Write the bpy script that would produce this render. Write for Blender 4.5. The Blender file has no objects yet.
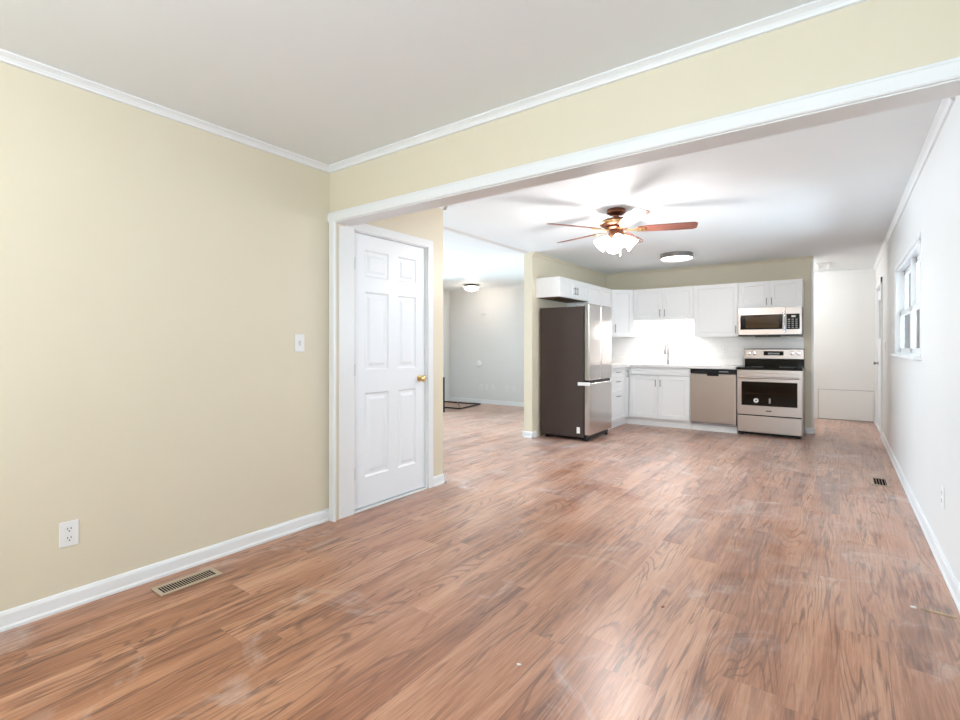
import bpy, bmesh, math, random
from mathutils import Vector, Matrix
PI = math.pi
random.seed(7)
S = bpy.context.scene
COL = S.collection

# ------------------------------------------------------------------ camera
cam_d = bpy.data.cameras.new('camera')
cam_d.sensor_width = 36.0
cam_d.lens = 498 / 960 * 36.0
cam_d.shift_y = -13.3 / 960
cam_d.clip_start = 0.02
cam = bpy.data.objects.new('camera', cam_d)
COL.objects.link(cam)
cam.location = (0, 0, 1.198)
cam.rotation_euler = (PI / 2, 0, math.atan2(360, 498))
S.camera = cam

# ------------------------------------------------------------------ world, daylight, exposure
S.view_settings.view_transform = 'Standard'
S.view_settings.look = 'None'
S.view_settings.gamma = 1
S.view_settings.use_curve_mapping = False
S.view_settings.exposure = 0.0
W = bpy.data.worlds.new('sky')
S.world = W
W.use_nodes = True
bg = W.node_tree.nodes['Background']
bg.inputs[0].default_value = (0.86, 0.93, 1.0, 1)
bg.inputs[1].default_value = 1.5


def area(name, loc, direction, sx, sy, power, color=(1, 1, 1), spread=PI):
    d = bpy.data.lights.new(name, 'AREA')
    d.shape = 'RECTANGLE'
    d.size, d.size_y = sx, sy
    d.energy = power
    d.color = color
    d.spread = spread
    o = bpy.data.objects.new(name, d)
    COL.objects.link(o)
    o.location = loc
    o.rotation_euler = Vector(direction).to_track_quat('-Z', 'Y').to_euler()
    return o


def point(name, loc, power, color, radius=0.05):
    d = bpy.data.lights.new(name, 'POINT')
    d.energy = power
    d.color = color
    d.shadow_soft_size = radius
    o = bpy.data.objects.new(name, d)
    COL.objects.link(o)
    o.location = loc
    return o


COOL = (0.70, 0.87, 1.0)
# daylight entering by the windows (all but the kitchen window invented to give light)
area('added_front_window_light', (-0.24, -2.06, 1.3), (0, 1, 1.5), 1.15, 1.05, 142, COOL)  # lamp of an invented window, tilted up to brighten the front ceiling
area('daylight_kitchen_window', (0.72, 5.52, 1.54), (-1, 0, -0.05), 1.75, 0.78, 48, COOL)
area('added_living_window_light', (-7.32, 5.1, 1.35), (1, 0, -0.05), 2.6, 1.6, 480, (0.64, 0.84, 1.0))  # lamp of an unseen window added for cool light from the left
area('added_side_window_light', (0.72, -0.75, 1.45), (-1, 0.2, 1.0), 1.3, 1.2, 20, COOL)  # lamp of an invented side window, tilted up as front room fill

# ------------------------------------------------------------------ materials
def new_mat(name):
    m = bpy.data.materials.new(name)
    m.use_nodes = True
    return m, m.node_tree, m.node_tree.nodes['Principled BSDF']


def srgb(r, g, b):
    f = lambda v: (v / 255 / 12.92) if v / 255 <= 0.04045 else ((v / 255 + 0.055) / 1.055) ** 2.4
    return (f(r), f(g), f(b), 1)


def M(name, col, rough=0.5, metal=0.0, spec=0.5, noise=0.0, nscale=20, bump=0.0, stretch=None, coat=0.0):
    m, nt, b = new_mat(name)
    b.inputs['Base Color'].default_value = col
    b.inputs['Roughness'].default_value = rough
    b.inputs['Metallic'].default_value = metal
    b.inputs['Specular IOR Level'].default_value = spec
    b.inputs['Coat Weight'].default_value = coat
    tc = nt.nodes.new('ShaderNodeTexCoord')
    mp = nt.nodes.new('ShaderNodeMapping')
    mp.inputs['Scale'].default_value = stretch or (1, 1, 1)
    nz = nt.nodes.new('ShaderNodeTexNoise')
    nz.inputs['Scale'].default_value = nscale
    nz.inputs['Detail'].default_value = 4
    nt.links.new(tc.outputs['Object'], mp.inputs[0])
    nt.links.new(mp.outputs[0], nz.inputs['Vector'])
    if noise > 0:
        mx = nt.nodes.new('ShaderNodeMix')
        mx.data_type = 'RGBA'
        mx.inputs[6].default_value = tuple(c * (1 - noise) for c in col[:3]) + (1,)
        mx.inputs[7].default_value = tuple(min(1, c * (1 + noise)) for c in col[:3]) + (1,)
        nt.links.new(nz.outputs['Fac'], mx.inputs[0])
        nt.links.new(mx.outputs[2], b.inputs['Base Color'])
    if bump > 0:
        bp = nt.nodes.new('ShaderNodeBump')
        bp.inputs['Strength'].default_value = bump
        bp.inputs['Distance'].default_value = 0.002
        nt.links.new(nz.outputs['Fac'], bp.inputs['Height'])
        nt.links.new(bp.outputs[0], b.inputs['Normal'])
    return m


def emit(name, col, strength):
    m, nt, b = new_mat(name)
    b.inputs['Base Color'].default_value = (0.9, 0.9, 0.9, 1)
    b.inputs['Emission Color'].default_value = col
    b.inputs['Emission Strength'].default_value = strength
    return m


BEIGE = M('beige_wall_paint', (0.71, 0.645, 0.50, 1), 0.42, noise=0.02, nscale=3, bump=0.03)
GREIGE = M('pale_grey_wall_paint', (0.77, 0.765, 0.75, 1), 0.40, noise=0.02, nscale=3, bump=0.03)
CEIL = M('ceiling_paint', (0.83, 0.865, 0.875, 1), 0.6, noise=0.015, nscale=2, bump=0.05)
TRIM = M('white_trim_paint', (0.80, 0.815, 0.82, 1), 0.3, noise=0.01)
DOORW = M('white_door_paint', (0.83, 0.86, 0.89, 1), 0.35, noise=0.01, nscale=60, stretch=(6, 6, 0.6), bump=0.04)
CAB = M('white_cabinet_lacquer', (0.88, 0.88, 0.875, 1), 0.3, noise=0.008)
QUARTZ = M('white_countertop_stone', (0.87, 0.85, 0.83, 1), 0.25, noise=0.03, nscale=40)
PLASTIC = M('white_plastic', (0.82, 0.82, 0.81, 1), 0.35, noise=0.005)
SLOT = M('dark_slot', (0.008, 0.008, 0.008, 1), 0.8, spec=0.1, noise=0.05)
GREYP = M('grey_plastic', (0.35, 0.35, 0.36, 1), 0.4, noise=0.02)
STEEL = M('brushed_stainless_steel', (0.43, 0.375, 0.345, 1), 0.31, metal=1.0, noise=0.05, nscale=40, stretch=(40, 1, 1), bump=0.02)
STEELV = M('brushed_stainless_steel_vertical', (0.64, 0.605, 0.585, 1), 0.17, metal=1.0, noise=0.05, nscale=40, stretch=(1, 40, 1), bump=0.02)
CHROME = M('polished_chrome', (0.75, 0.75, 0.76, 1), 0.12, metal=1.0, noise=0.01)
DARKCHROME = M('brushed_nickel', (0.30, 0.285, 0.275, 1), 0.3, metal=1.0, noise=0.01)
BRASS = M('aged_brass', (0.70, 0.52, 0.25, 1), 0.28, metal=1.0, noise=0.08)
FRIDGE_SIDE = M('dark_graphite_enamel', (0.060, 0.043, 0.037, 1), 0.45, spec=0.3, noise=0.06, nscale=90, bump=0.05)
BLACK = M('black_enamel', (0.010, 0.010, 0.011, 1), 0.3, spec=0.25, noise=0.05)
BLACKGLASS = M('black_glass', (0.010, 0.009, 0.008, 1), 0.10, spec=0.16, noise=0.03)
BROWNGLASS = M('tinted_brown_glass', (0.065, 0.034, 0.010, 1), 0.15, spec=0.16, noise=0.25, nscale=8)
RUBBER = M('black_rubber', (0.015, 0.015, 0.015, 1), 0.7, noise=0.05)
TAN = M('almond_metal_enamel', (0.46, 0.37, 0.27, 1), 0.4, noise=0.06)
BRONZE = M('oil_rubbed_copper', (0.20, 0.075, 0.04, 1), 0.3, metal=0.7, noise=0.15, nscale=30)
WOODRAW = M('bare_particle_board', (0.16, 0.10, 0.055, 1), 0.6, noise=0.2, nscale=50)
CHIP = M('paint_chip_white', (0.85, 0.84, 0.82, 1), 0.6, noise=0.05)
SPLINTER = M('splintered_wood', (0.55, 0.42, 0.28, 1), 0.7, noise=0.3, nscale=60)
GROUND = M('pale_concrete', (0.6, 0.6, 0.58, 1), 0.9, noise=0.1, nscale=3)
FAN_GLASS = emit('lit_frosted_glass', (1.0, 0.90, 0.80, 1), 9.0)
DISC_GLASS = emit('lit_white_diffuser', (1.0, 0.95, 0.90, 1), 7.0)
DOME_GLASS = emit('lit_dome_glass', (1.0, 0.88, 0.74, 1), 8.0)
LED = emit('lit_led_strip', (1.0, 0.96, 0.92, 1), 10.0)


def glass_mat():
    m = bpy.data.materials.new('clear_window_glass')
    m.use_nodes = True
    nt = m.node_tree
    nt.nodes.clear()
    out = nt.nodes.new('ShaderNodeOutputMaterial')
    mix = nt.nodes.new('ShaderNodeMixShader')
    tr = nt.nodes.new('ShaderNodeBsdfTransparent')
    gl = nt.nodes.new('ShaderNodeBsdfGlossy')
    gl.inputs['Roughness'].default_value = 0.02
    lw = nt.nodes.new('ShaderNodeFresnel')
    lw.inputs[0].default_value = 1.3
    nt.links.new(lw.outputs[0], mix.inputs[0])
    nt.links.new(tr.outputs[0], mix.inputs[1])
    nt.links.new(gl.outputs[0], mix.inputs[2])
    nt.links.new(mix.outputs[0], out.inputs[0])
    return m


GLASS = glass_mat()


def oven_glass():
    m = bpy.data.materials.new('smoked_oven_glass')
    m.use_nodes = True
    nt = m.node_tree
    nt.nodes.clear()
    out = nt.nodes.new('ShaderNodeOutputMaterial')
    mix = nt.nodes.new('ShaderNodeMixShader')
    mix.inputs[0].default_value = 0.025
    tr = nt.nodes.new('ShaderNodeBsdfTransparent')
    tr.inputs[0].default_value = (0.55, 0.5, 0.45, 1)
    gl = nt.nodes.new('ShaderNodeBsdfGlossy')
    gl.inputs['Roughness'].default_value = 0.05
    nt.links.new(tr.outputs[0], mix.inputs[1])
    nt.links.new(gl.outputs[0], mix.inputs[2])
    nt.links.new(mix.outputs[0], out.inputs[0])
    return m


OVENGLASS = oven_glass()


def tile_mat():
    m, nt, b = new_mat('white_subway_tile')
    tc = nt.nodes.new('ShaderNodeTexCoord')
    mp = nt.nodes.new('ShaderNodeMapping')
    mp.inputs['Rotation'].default_value = (PI / 2, 0, 0)
    br = nt.nodes.new('ShaderNodeTexBrick')
    br.inputs['Color1'].default_value = (0.84, 0.83, 0.82, 1)
    br.inputs['Color2'].default_value = (0.86, 0.85, 0.84, 1)
    br.inputs['Mortar'].default_value = (0.78, 0.77, 0.76, 1)
    br.inputs['Scale'].default_value = 1
    br.inputs['Mortar Size'].default_value = 0.002
    br.inputs['Brick Width'].default_value = 0.15
    br.inputs['Row Height'].default_value = 0.075
    nt.links.new(tc.outputs['Object'], mp.inputs[0])
    nt.links.new(mp.outputs[0], br.inputs['Vector'])
    nt.links.new(br.outputs['Color'], b.inputs['Base Color'])
    b.inputs['Roughness'].default_value = 0.2
    return m


TILE = tile_mat()


def math_n(nt, op, a, b=None):
    n = nt.nodes.new('ShaderNodeMath')
    n.operation = op
    for i, v in enumerate((a, b)):
        if v is None:
            continue
        if isinstance(v, (int, float)):
            n.inputs[i].default_value = v
        else:
            nt.links.new(v, n.inputs[i])
    return n.outputs[0]


def ramp(nt, fac, stops):
    r = nt.nodes.new('ShaderNodeValToRGB')
    while len(r.color_ramp.elements) < len(stops):
        r.color_ramp.elements.new(0.5)
    for e, (p, c) in zip(r.color_ramp.elements, stops):
        e.position = p
        e.color = c if len(c) == 4 else tuple(c) + (1,)
    nt.links.new(fac, r.inputs[0])
    return r.outputs[0]


def mixc(nt, fac, a, b, mode='MIX'):
    mx = nt.nodes.new('ShaderNodeMix')
    mx.data_type = 'RGBA'
    mx.blend_type = mode
    for i, v in ((0, fac), (6, a), (7, b)):
        if isinstance(v, (int, float)):
            mx.inputs[i].default_value = v
        elif isinstance(v, tuple):
            mx.inputs[i].default_value = v
        else:
            nt.links.new(v, mx.inputs[i])
    return mx.outputs[2]


def floor_mat():
    m, nt, b = new_mat('vinyl_oak_planks')
    L = nt.links.new
    tc = nt.nodes.new('ShaderNodeTexCoord')
    sep = nt.nodes.new('ShaderNodeSeparateXYZ')
    L(tc.outputs['Object'], sep.inputs[0])
    x, y = sep.outputs[0], sep.outputs[1]
    PW, PL = 0.178, 1.22
    row_f = math_n(nt, 'DIVIDE', x, PW)
    row = math_n(nt, 'FLOOR', row_f)

    def white(u, v):
        cv = nt.nodes.new('ShaderNodeCombineXYZ')
        L(u, cv.inputs[0])
        if v is not None:
            L(v, cv.inputs[1])
        w_ = nt.nodes.new('ShaderNodeTexWhiteNoise')
        w_.noise_dimensions = '2D'
        L(cv.outputs[0], w_.inputs['Vector'])
        return w_.outputs['Value']
    len_f = math_n(nt, 'ADD', math_n(nt, 'DIVIDE', y, PL), white(row, None))
    r = white(row, math_n(nt, 'FLOOR', len_f))

    def edge(f, width):
        fr = math_n(nt, 'FRACT', f)
        e_ = math_n(nt, 'MINIMUM', fr, math_n(nt, 'SUBTRACT', 1.0, fr))
        return math_n(nt, 'LESS_THAN', e_, width)
    seam_mask = math_n(nt, 'MAXIMUM', edge(row_f, 0.006), edge(len_f, 0.0010))

    def noise(sx, sy, detail, dist, rough=0.55, seed=0.0):
        cv = nt.nodes.new('ShaderNodeCombineXYZ')
        L(math_n(nt, 'MULTIPLY', x, sx), cv.inputs[0])
        L(math_n(nt, 'MULTIPLY', y, sy), cv.inputs[1])
        L(math_n(nt, 'ADD', math_n(nt, 'MULTIPLY', r, 37.0), seed), cv.inputs[2])
        n = nt.nodes.new('ShaderNodeTexNoise')
        n.inputs['Scale'].default_value = 1
        n.inputs['Detail'].default_value = detail
        n.inputs['Distortion'].default_value = dist
        n.inputs['Roughness'].default_value = rough
        L(cv.outputs[0], n.inputs['Vector'])
        return n.outputs['Fac']
    def smooth(val, lo, hi):
        n = nt.nodes.new('ShaderNodeMapRange')
        n.interpolation_type = 'SMOOTHSTEP'
        n.inputs[1].default_value = lo
        n.inputs[2].default_value = hi
        L(val, n.inputs[0])
        return n.outputs[0]
    broad = noise(5, 0.5, 3, 0.6)
    mid = noise(34, 2.0, 4, 1.4, 0.6, 5)
    fine = noise(130, 5.0, 4, 0.6, 0.65, 9)
    mask = noise(6, 0.8, 2, 0.4, 0.5, 33)
    v = math_n(nt, 'ADD', math_n(nt, 'MULTIPLY', broad, 0.55), math_n(nt, 'MULTIPLY', fine, 0.45))
    v = math_n(nt, 'ADD', v, math_n(nt, 'MULTIPLY', r, 0.09))
    c = ramp(nt, v, [(0.34, srgb(112, 66, 42)), (0.48, srgb(162, 106, 72)), (0.60, srgb(190, 137, 104)), (0.74, srgb(208, 163, 133))])
    # medium brown grain, then arched cathedral lines, then dark veins, each in its own patches
    c = mixc(nt, math_n(nt, 'MULTIPLY', math_n(nt, 'MULTIPLY', smooth(mid, 0.48, 0.66), smooth(mask, 0.36, 0.58)), 0.9), c, srgb(108, 62, 40))
    cn = noise(5.0, 0.62, 1, 0.25, 0.4, 3)
    ring = math_n(nt, 'FRACT', math_n(nt, 'MULTIPLY', math_n(nt, 'ADD', cn, math_n(nt, 'MULTIPLY', fine, 0.02)), 26.0))
    ring = smooth(math_n(nt, 'ABSOLUTE', math_n(nt, 'SUBTRACT', ring, 0.5)), 0.30, 0.46)
    c = mixc(nt, math_n(nt, 'MULTIPLY', math_n(nt, 'MULTIPLY', ring, smooth(noise(4, 0.7, 2, 0.3, 0.5, 51), 0.50, 0.60)), 0.7), c, srgb(112, 66, 42))
    vein = math_n(nt, 'ABSOLUTE', math_n(nt, 'SUBTRACT', noise(12, 0.8, 3, 1.0, 0.55, 21), 0.5))
    vein = math_n(nt, 'SUBTRACT', 1.0, smooth(vein, 0.004, 0.032))
    c = mixc(nt, math_n(nt, 'MULTIPLY', math_n(nt, 'MULTIPLY', vein, smooth(noise(6, 1.0, 2, 0.4, 0.5, 71), 0.48, 0.60)), 0.7), c, srgb(82, 42, 26))
    # plank seams
    seam = math_n(nt, 'MULTIPLY', seam_mask, 0.22)
    c = mixc(nt, seam, c, srgb(90, 60, 48))
    # dusty smears left by the work on the walls, then a painted glare haze
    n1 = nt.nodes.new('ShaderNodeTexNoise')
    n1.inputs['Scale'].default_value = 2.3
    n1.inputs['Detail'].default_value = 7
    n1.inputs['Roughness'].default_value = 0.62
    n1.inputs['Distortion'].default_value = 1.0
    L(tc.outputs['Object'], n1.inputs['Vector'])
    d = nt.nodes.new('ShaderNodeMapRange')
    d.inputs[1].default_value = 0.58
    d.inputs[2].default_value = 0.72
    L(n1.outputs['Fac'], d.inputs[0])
    glare_haze = math_n(nt, 'MULTIPLY', smooth(y, 1.2, 4.2), smooth(n1.outputs['Fac'], 0.25, 0.60))   # pale haze painted in for floor glare, stronger towards the kitchen
    dust_and_haze = math_n(nt, 'ADD', math_n(nt, 'MULTIPLY', d.outputs[0], 0.40), math_n(nt, 'MULTIPLY', glare_haze, 0.24))
    c = mixc(nt, dust_and_haze, c, srgb(214, 203, 198))
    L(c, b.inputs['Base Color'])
    rg = nt.nodes.new('ShaderNodeMapRange')
    rg.inputs[3].default_value = 0.27
    rg.inputs[4].default_value = 0.40
    L(mid, rg.inputs[0])
    L(rg.outputs[0], b.inputs['Roughness'])
    b.inputs['Specular IOR Level'].default_value = 1.0
    b.inputs['Sheen Weight'].default_value = 0.08
    b.inputs['Sheen Roughness'].default_value = 0.3
    b.inputs['Sheen Tint'].default_value = (0.92, 0.93, 1.0, 1)
    bp = nt.nodes.new('ShaderNodeBump')
    bp.inputs['Strength'].default_value = 0.12
    bp.inputs['Distance'].default_value = 0.002
    L(v, bp.inputs['Height'])
    L(bp.outputs[0], b.inputs['Normal'])
    return m


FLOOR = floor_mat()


def blade_mat():
    m, nt, b = new_mat('reddish_walnut_blade')
    tc = nt.nodes.new('ShaderNodeTexCoord')
    mp = nt.nodes.new('ShaderNodeMapping')
    mp.inputs['Scale'].default_value = (3, 45, 45)
    nz = nt.nodes.new('ShaderNodeTexNoise')
    nz.inputs['Scale'].default_value = 1.5
    nz.inputs['Detail'].default_value = 5
    nt.links.new(tc.outputs['Object'], mp.inputs[0])
    nt.links.new(mp.outputs[0], nz.inputs['Vector'])
    c = ramp(nt, nz.outputs['Fac'], [(0.3, srgb(88, 48, 40)), (0.6, srgb(146, 92, 78)), (0.8, srgb(170, 116, 98))])
    nt.links.new(c, b.inputs['Base Color'])
    b.inputs['Roughness'].default_value = 0.3
    return m


BLADE = blade_mat()

# ------------------------------------------------------------------ mesh helpers
def bm_new():
    return bmesh.new()


def box(bm, x0, x1, y0, y1, z0, z1):
    vs = [bm.verts.new((x, y, z)) for z in (z0, z1) for y in (y0, y1) for x in (x0, x1)]
    for f in ((0, 2, 3, 1), (4, 5, 7, 6), (0, 1, 5, 4), (2, 6, 7, 3), (0, 4, 6, 2), (1, 3, 7, 5)):
        bm.faces.new([vs[i] for i in f])
    return bm


def boxm(*boxes):
    bm = bm_new()
    for b in boxes:
        box(bm, *b)
    return bm


def prism(bm, pts, axis_dir, p0):
    """Closed outline of 3D offsets swept along axis_dir from p0."""
    p0 = Vector(p0); d = Vector(axis_dir)
    a = [bm.verts.new(p0 + Vector(p)) for p in pts]
    b = [bm.verts.new(p0 + Vector(p) + d) for p in pts]
    n = len(pts)
    bm.faces.new(a[::-1]); bm.faces.new(b)
    for i in range(n):
        bm.faces.new((a[i], a[(i + 1) % n], b[(i + 1) % n], b[i]))
    return bm


def lathe(bm, prof, seg=32, M4=None, cap=True):
    """prof: [(r,z)...] about Z."""
    rings = []
    for r, z in prof:
        if r < 1e-6:
            v = Vector((0, 0, z))
            rings.append([bm.verts.new(M4 @ v if M4 else v)])
        else:
            ring = []
            for i in range(seg):
                a = 2 * PI * i / seg
                v = Vector((r * math.cos(a), r * math.sin(a), z))
                ring.append(bm.verts.new(M4 @ v if M4 else v))
            rings.append(ring)
    for A, B in zip(rings, rings[1:]):
        if len(A) == 1 and len(B) == 1:
            continue
        for i in range(seg):
            j = (i + 1) % seg
            if len(A) == 1:
                bm.faces.new((A[0], B[j], B[i]))
            elif len(B) == 1:
                bm.faces.new((A[i], A[j], B[0]))
            else:
                bm.faces.new((A[i], A[j], B[j], B[i]))
    if cap:
        for R in (rings[0], rings[-1]):
            if len(R) > 1:
                bm.faces.new(R)
    return bm


def tube(bm, pts, r, seg=10, closed=False):
    pts = [Vector(p) for p in pts]
    n = len(pts)
    rings = []
    up = None
    for i, p in enumerate(pts):
        if closed:
            t = (pts[(i + 1) % n] - pts[i - 1]).normalized()
        else:
            t = (pts[min(i + 1, n - 1)] - pts[max(i - 1, 0)]).normalized()
        if up is None:
            up = Vector((0, 0, 1)) if abs(t.z) < 0.9 else Vector((1, 0, 0))
        u = (up - t * up.dot(t)).normalized()
        up = u
        w = t.cross(u)
        rings.append([bm.verts.new(p + (u * math.cos(2 * PI * k / seg) + w * math.sin(2 * PI * k / seg)) * r) for k in range(seg)])
    pairs = list(zip(rings, rings[1:])) + ([(rings[-1], rings[0])] if closed else [])
    for A, B in pairs:
        for k in range(seg):
            bm.faces.new((A[k], A[(k + 1) % seg], B[(k + 1) % seg], B[k]))
    if not closed:
        bm.faces.new(rings[0][::-1]); bm.faces.new(rings[-1])
    return bm


ORIG = {}


def obj(name, bm, mat, parent=None, bevel=0.0, smooth=False, world=True, segs=2):
    """Link bm as one mesh object. With a parent and world=True the coordinates are world ones (parents are unrotated then)."""
    if parent is not None and world:
        bmesh.ops.translate(bm, verts=bm.verts, vec=-Vector(ORIG[parent.name]))
    bmesh.ops.recalc_face_normals(bm, faces=bm.faces)
    me = bpy.data.meshes.new(name)
    bm.to_mesh(me)
    bm.free()
    if smooth:
        for p in me.polygons:
            p.use_smooth = True
    me.materials.append(mat)
    o = bpy.data.objects.new(name, me)
    COL.objects.link(o)
    if parent is not None:
        o.parent = parent
        ORIG[o.name] = ORIG[parent.name]
    else:
        ORIG[o.name] = (0, 0, 0)
    if bevel > 0:
        md = o.modifiers.new('bevel', 'BEVEL')
        md.width = bevel
        md.segments = segs
        md.limit_method = 'ANGLE'
        md.angle_limit = math.radians(40)
    if smooth:
        md = o.modifiers.new('smooth_edges', 'EDGE_SPLIT')
        md.split_angle = math.radians(38)
    return o


def struct(name, bm, mat, parent=None, bevel=0.0, **k):
    o = obj(name, bm, mat, parent, bevel, **k)
    if parent is None:
        o['kind'] = 'structure'
    return o


def thing(name, label, cat, loc=(0, 0, 0), rotz=0.0, group=None):
    o = bpy.data.objects.new(name, None)
    o.empty_display_size = 0.1
    COL.objects.link(o)
    o.location = loc
    o.rotation_euler = (0, 0, rotz)
    o['label'] = label
    o['category'] = cat
    if group:
        o['group'] = group
    ORIG[o.name] = tuple(loc)
    return o


def tag(o, label, cat, group=None):
    o['label'] = label
    o['category'] = cat
    if group:
        o['group'] = group
    return o


def dup(root, loc, rotz, label, group=None):
    r = root.copy(); COL.objects.link(r)
    r.location = loc; r.rotation_euler = (0, 0, rotz)
    r['label'] = label
    if group:
        r['group'] = group
    for ch in list(root.children):
        c = ch.copy(); COL.objects.link(c); c.parent = r
        for g in list(ch.children):
            d = g.copy(); COL.objects.link(d); d.parent = c
    return r


def molding(name, segs, mat, bevel=0.0):
    """segs: list of (p0, p1, normal, profile[(out,z)]) -> one structure mesh"""
    bm = bm_new()
    for p0, p1, nrm, prof in segs:
        n = Vector(nrm)
        pts = [n * o + Vector((0, 0, z)) for o, z in prof]
        prism(bm, pts, Vector(p1) - Vector(p0), p0)
    return struct(name, bm, mat, bevel=bevel)


H = 2.44
CROWN = [(0, H), (0.037, H), (0.037, H - 0.007), (0.030, H - 0.011), (0.020, H - 0.019), (0.013, H - 0.030), (0.011, H - 0.038), (0, H - 0.040)]
BASE = [(0, 0), (0.020, 0), (0.020, 0.012), (0.014, 0.020), (0.012, 0.064), (0.007, 0.076), (0, 0.080)]

# wall coordinates
XL, XR = -2.87, 0.455          # front room left wall, long right wall
YH = 2.19                      # header wall, front face
YF = -1.95                     # wall behind the camera
XD = -2.83                     # wall with the closet door
YD = 3.36                      # its end
XK, YK = -3.275, 8.22          # kitchen left and back walls
XP = -3.40                     # living room side of the kitchen wall
YB = 8.60                      # living room back wall
XV = -7.05                     # living room left wall
YE = 10.05                     # end of the passage
XE = -0.30                     # passage left wall

# ------------------------------------------------------------------ floor, ceiling, walls
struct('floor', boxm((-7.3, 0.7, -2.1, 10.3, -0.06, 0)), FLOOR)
cbm = boxm((-7.3, 0.7, -2.1, 10.3, H, H + 0.08))
prism(cbm, [(-0.09, 0, 0), (-0.045, 0, -0.014), (0.045, 0, -0.014), (0.09, 0, 0)], (0, 5.7 - 3.36, 0), (-3.40, 3.36, H))
struct('ceiling', cbm, CEIL)
struct('ground', boxm((-40, 40, -40, 40, -0.5, -0.4)), GROUND)

struct('wall_left', boxm((XL - 0.11, XL, YF, YH + 0.12, 0, H)), BEIGE)
# wall behind the camera, with an opening for the invented window
struct('wall_front', boxm((-7.2, -0.86, YF - 0.11, YF, 0, H), (0.38, XR, YF - 0.11, YF, 0, H),
                          (-0.86, 0.38, YF - 0.11, YF, 0, 0.72), (-0.86, 0.38, YF - 0.11, YF, 1.88, H)), BEIGE)
# header over the wide opening plus the narrow stub at its left
struct('wall_header', boxm((XL, XR, YH, YH + 0.12, 2.065, H), (XL, -2.815, YH, YH + 0.12, 0, 2.065)), BEIGE)
# closet wall with a door opening
DY0, DY1, DZ = 2.37, 3.14, 2.04
struct('wall_closet', boxm((XD - 0.10, XD, YH + 0.12, DY0, 0, H), (XD - 0.10, XD, DY1, YD, 0, H),
                           (XD - 0.10, XD, DY0, DY1, DZ, H), (-3.70, XD - 0.10, YD - 0.10, YD, 0, H),
                           (-3.70, -3.60, YH - 0.3, YD - 0.1, 0, H)), BEIGE)
struct('wall_kitchen_side', boxm((XP, XK, 5.70, YB, 0, H)), BEIGE)
struct('wall_kitchen_back', boxm((XK, XE, YK, YK + 0.12, 0, H)), BEIGE)
struct('wall_added_room', boxm((-3.5, -3.4, YB + 0.1, YE, 0, H)), GREIGE)  # encloses an unseen room made up to hold the passage lamp
struct('wall_end', boxm((-3.5, XR, YE, YE + 0.1, 0, H)), GREIGE)
struct('wall_living_back', boxm((XV, XP, YB, YB + 0.1, 0, H)), GREIGE)
LW0, LW1, LZ0, LZ1 = 3.75, 6.45, 0.5, 2.2
struct('wall_living_left', boxm((XV - 0.12, XV, YF, LW0, 0, H), (XV - 0.12, XV, LW1, YB + 0.1, 0, H),
                                (XV - 0.12, XV, LW0, LW1, 0, LZ0), (XV - 0.12, XV, LW0, LW1, LZ1, H)), GREIGE)
# long right wall: kitchen window, side door, invented front side window
WY0, WY1, WZ0, WZ1 = 4.60, 6.435, 1.125, 1.955
EY0, EY1, EZ = 8.53, 9.66, 2.05
T = 0.16
struct('wall_right', boxm((XR, XR + T, YF - 0.11, -1.45, 0, H), (XR, XR + T, -1.45, -0.05, 0, 0.8), (XR, XR + T, -1.45, -0.05, 2.1, H),
                          (XR, XR + T, -0.05, WY0, 0, H), (XR, XR + T, WY0, WY1, 0, WZ0), (XR, XR + T, WY0, WY1, WZ1, H),
                          (XR, XR + T, WY1, EY0, 0, H), (XR, XR + T, EY0, EY1, EZ, H), (XR, XR + T, EY1, YE + 0.1, 0, H)), GREIGE)

# ------------------------------------------------------------------ mouldings
molding('trim_crown_left', [((XL, YF, 0), (XL, YH, 0), (1, 0, 0), CROWN)], TRIM)
molding('trim_crown_header', [((XL, YH, 0), (XR, YH, 0), (0, -1, 0), CROWN)], TRIM)
molding('trim_crown_right', [((XR, 3.33, 0), (XR, YE, 0), (-1, 0, 0), CROWN)], TRIM)
molding('trim_crown_front', [((XR, -1.9, 0), (XR, YH, 0), (-1, 0, 0), CROWN)], TRIM)
molding('trim_crown_closet', [((XD, YH + 0.12, 0), (XD, YD + 0.04, 0), (1, 0, 0), CROWN), ((XD + 0.04, YD, 0), (-3.7, YD, 0), (0, 1, 0), CROWN)], TRIM)
molding('trim_crown_kitchen', [((XK, 5.70, 0), (XK, YK, 0), (1, 0, 0), CROWN), ((XK, YK, 0), (XE, YK, 0), (0, -1, 0), CROWN)], BEIGE)
molding('trim_crown_passage', [((XE, YE, 0), (XR, YE, 0), (0, -1, 0), CROWN)], TRIM)
molding('trim_crown_living', [((XV, YB, 0), (XP, YB, 0), (0, -1, 0), CROWN), ((XV, YF, 0), (XV, YB, 0), (1, 0, 0), CROWN)], TRIM)
molding('baseboard_left', [((XL, YF, 0), (XL, YH, 0), (1, 0, 0), BASE)], TRIM)
molding('baseboard_right', [((XR, YF, 0), (XR, EY0 - 0.085, 0), (-1, 0, 0), BASE), ((XR, EY1 + 0.085, 0), (XR, YE, 0), (-1, 0, 0), BASE)], TRIM)
molding('baseboard_closet', [((XD, 3.215, 0), (XD, YD + 0.02, 0), (1, 0, 0), BASE), ((XD + 0.02, YD, 0), (-3.7, YD, 0), (0, 1, 0), BASE)], TRIM)
molding('baseboard_pillar', [((XP - 0.02, 5.70, 0), (XK + 0.02, 5.70, 0), (0, -1, 0), BASE), ((XP, 5.68, 0), (XP, YB, 0), (-1, 0, 0), BASE),
                             ((XK, 5.68, 0), (XK, 5.80, 0), (1, 0, 0), BASE)], TRIM)
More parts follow.
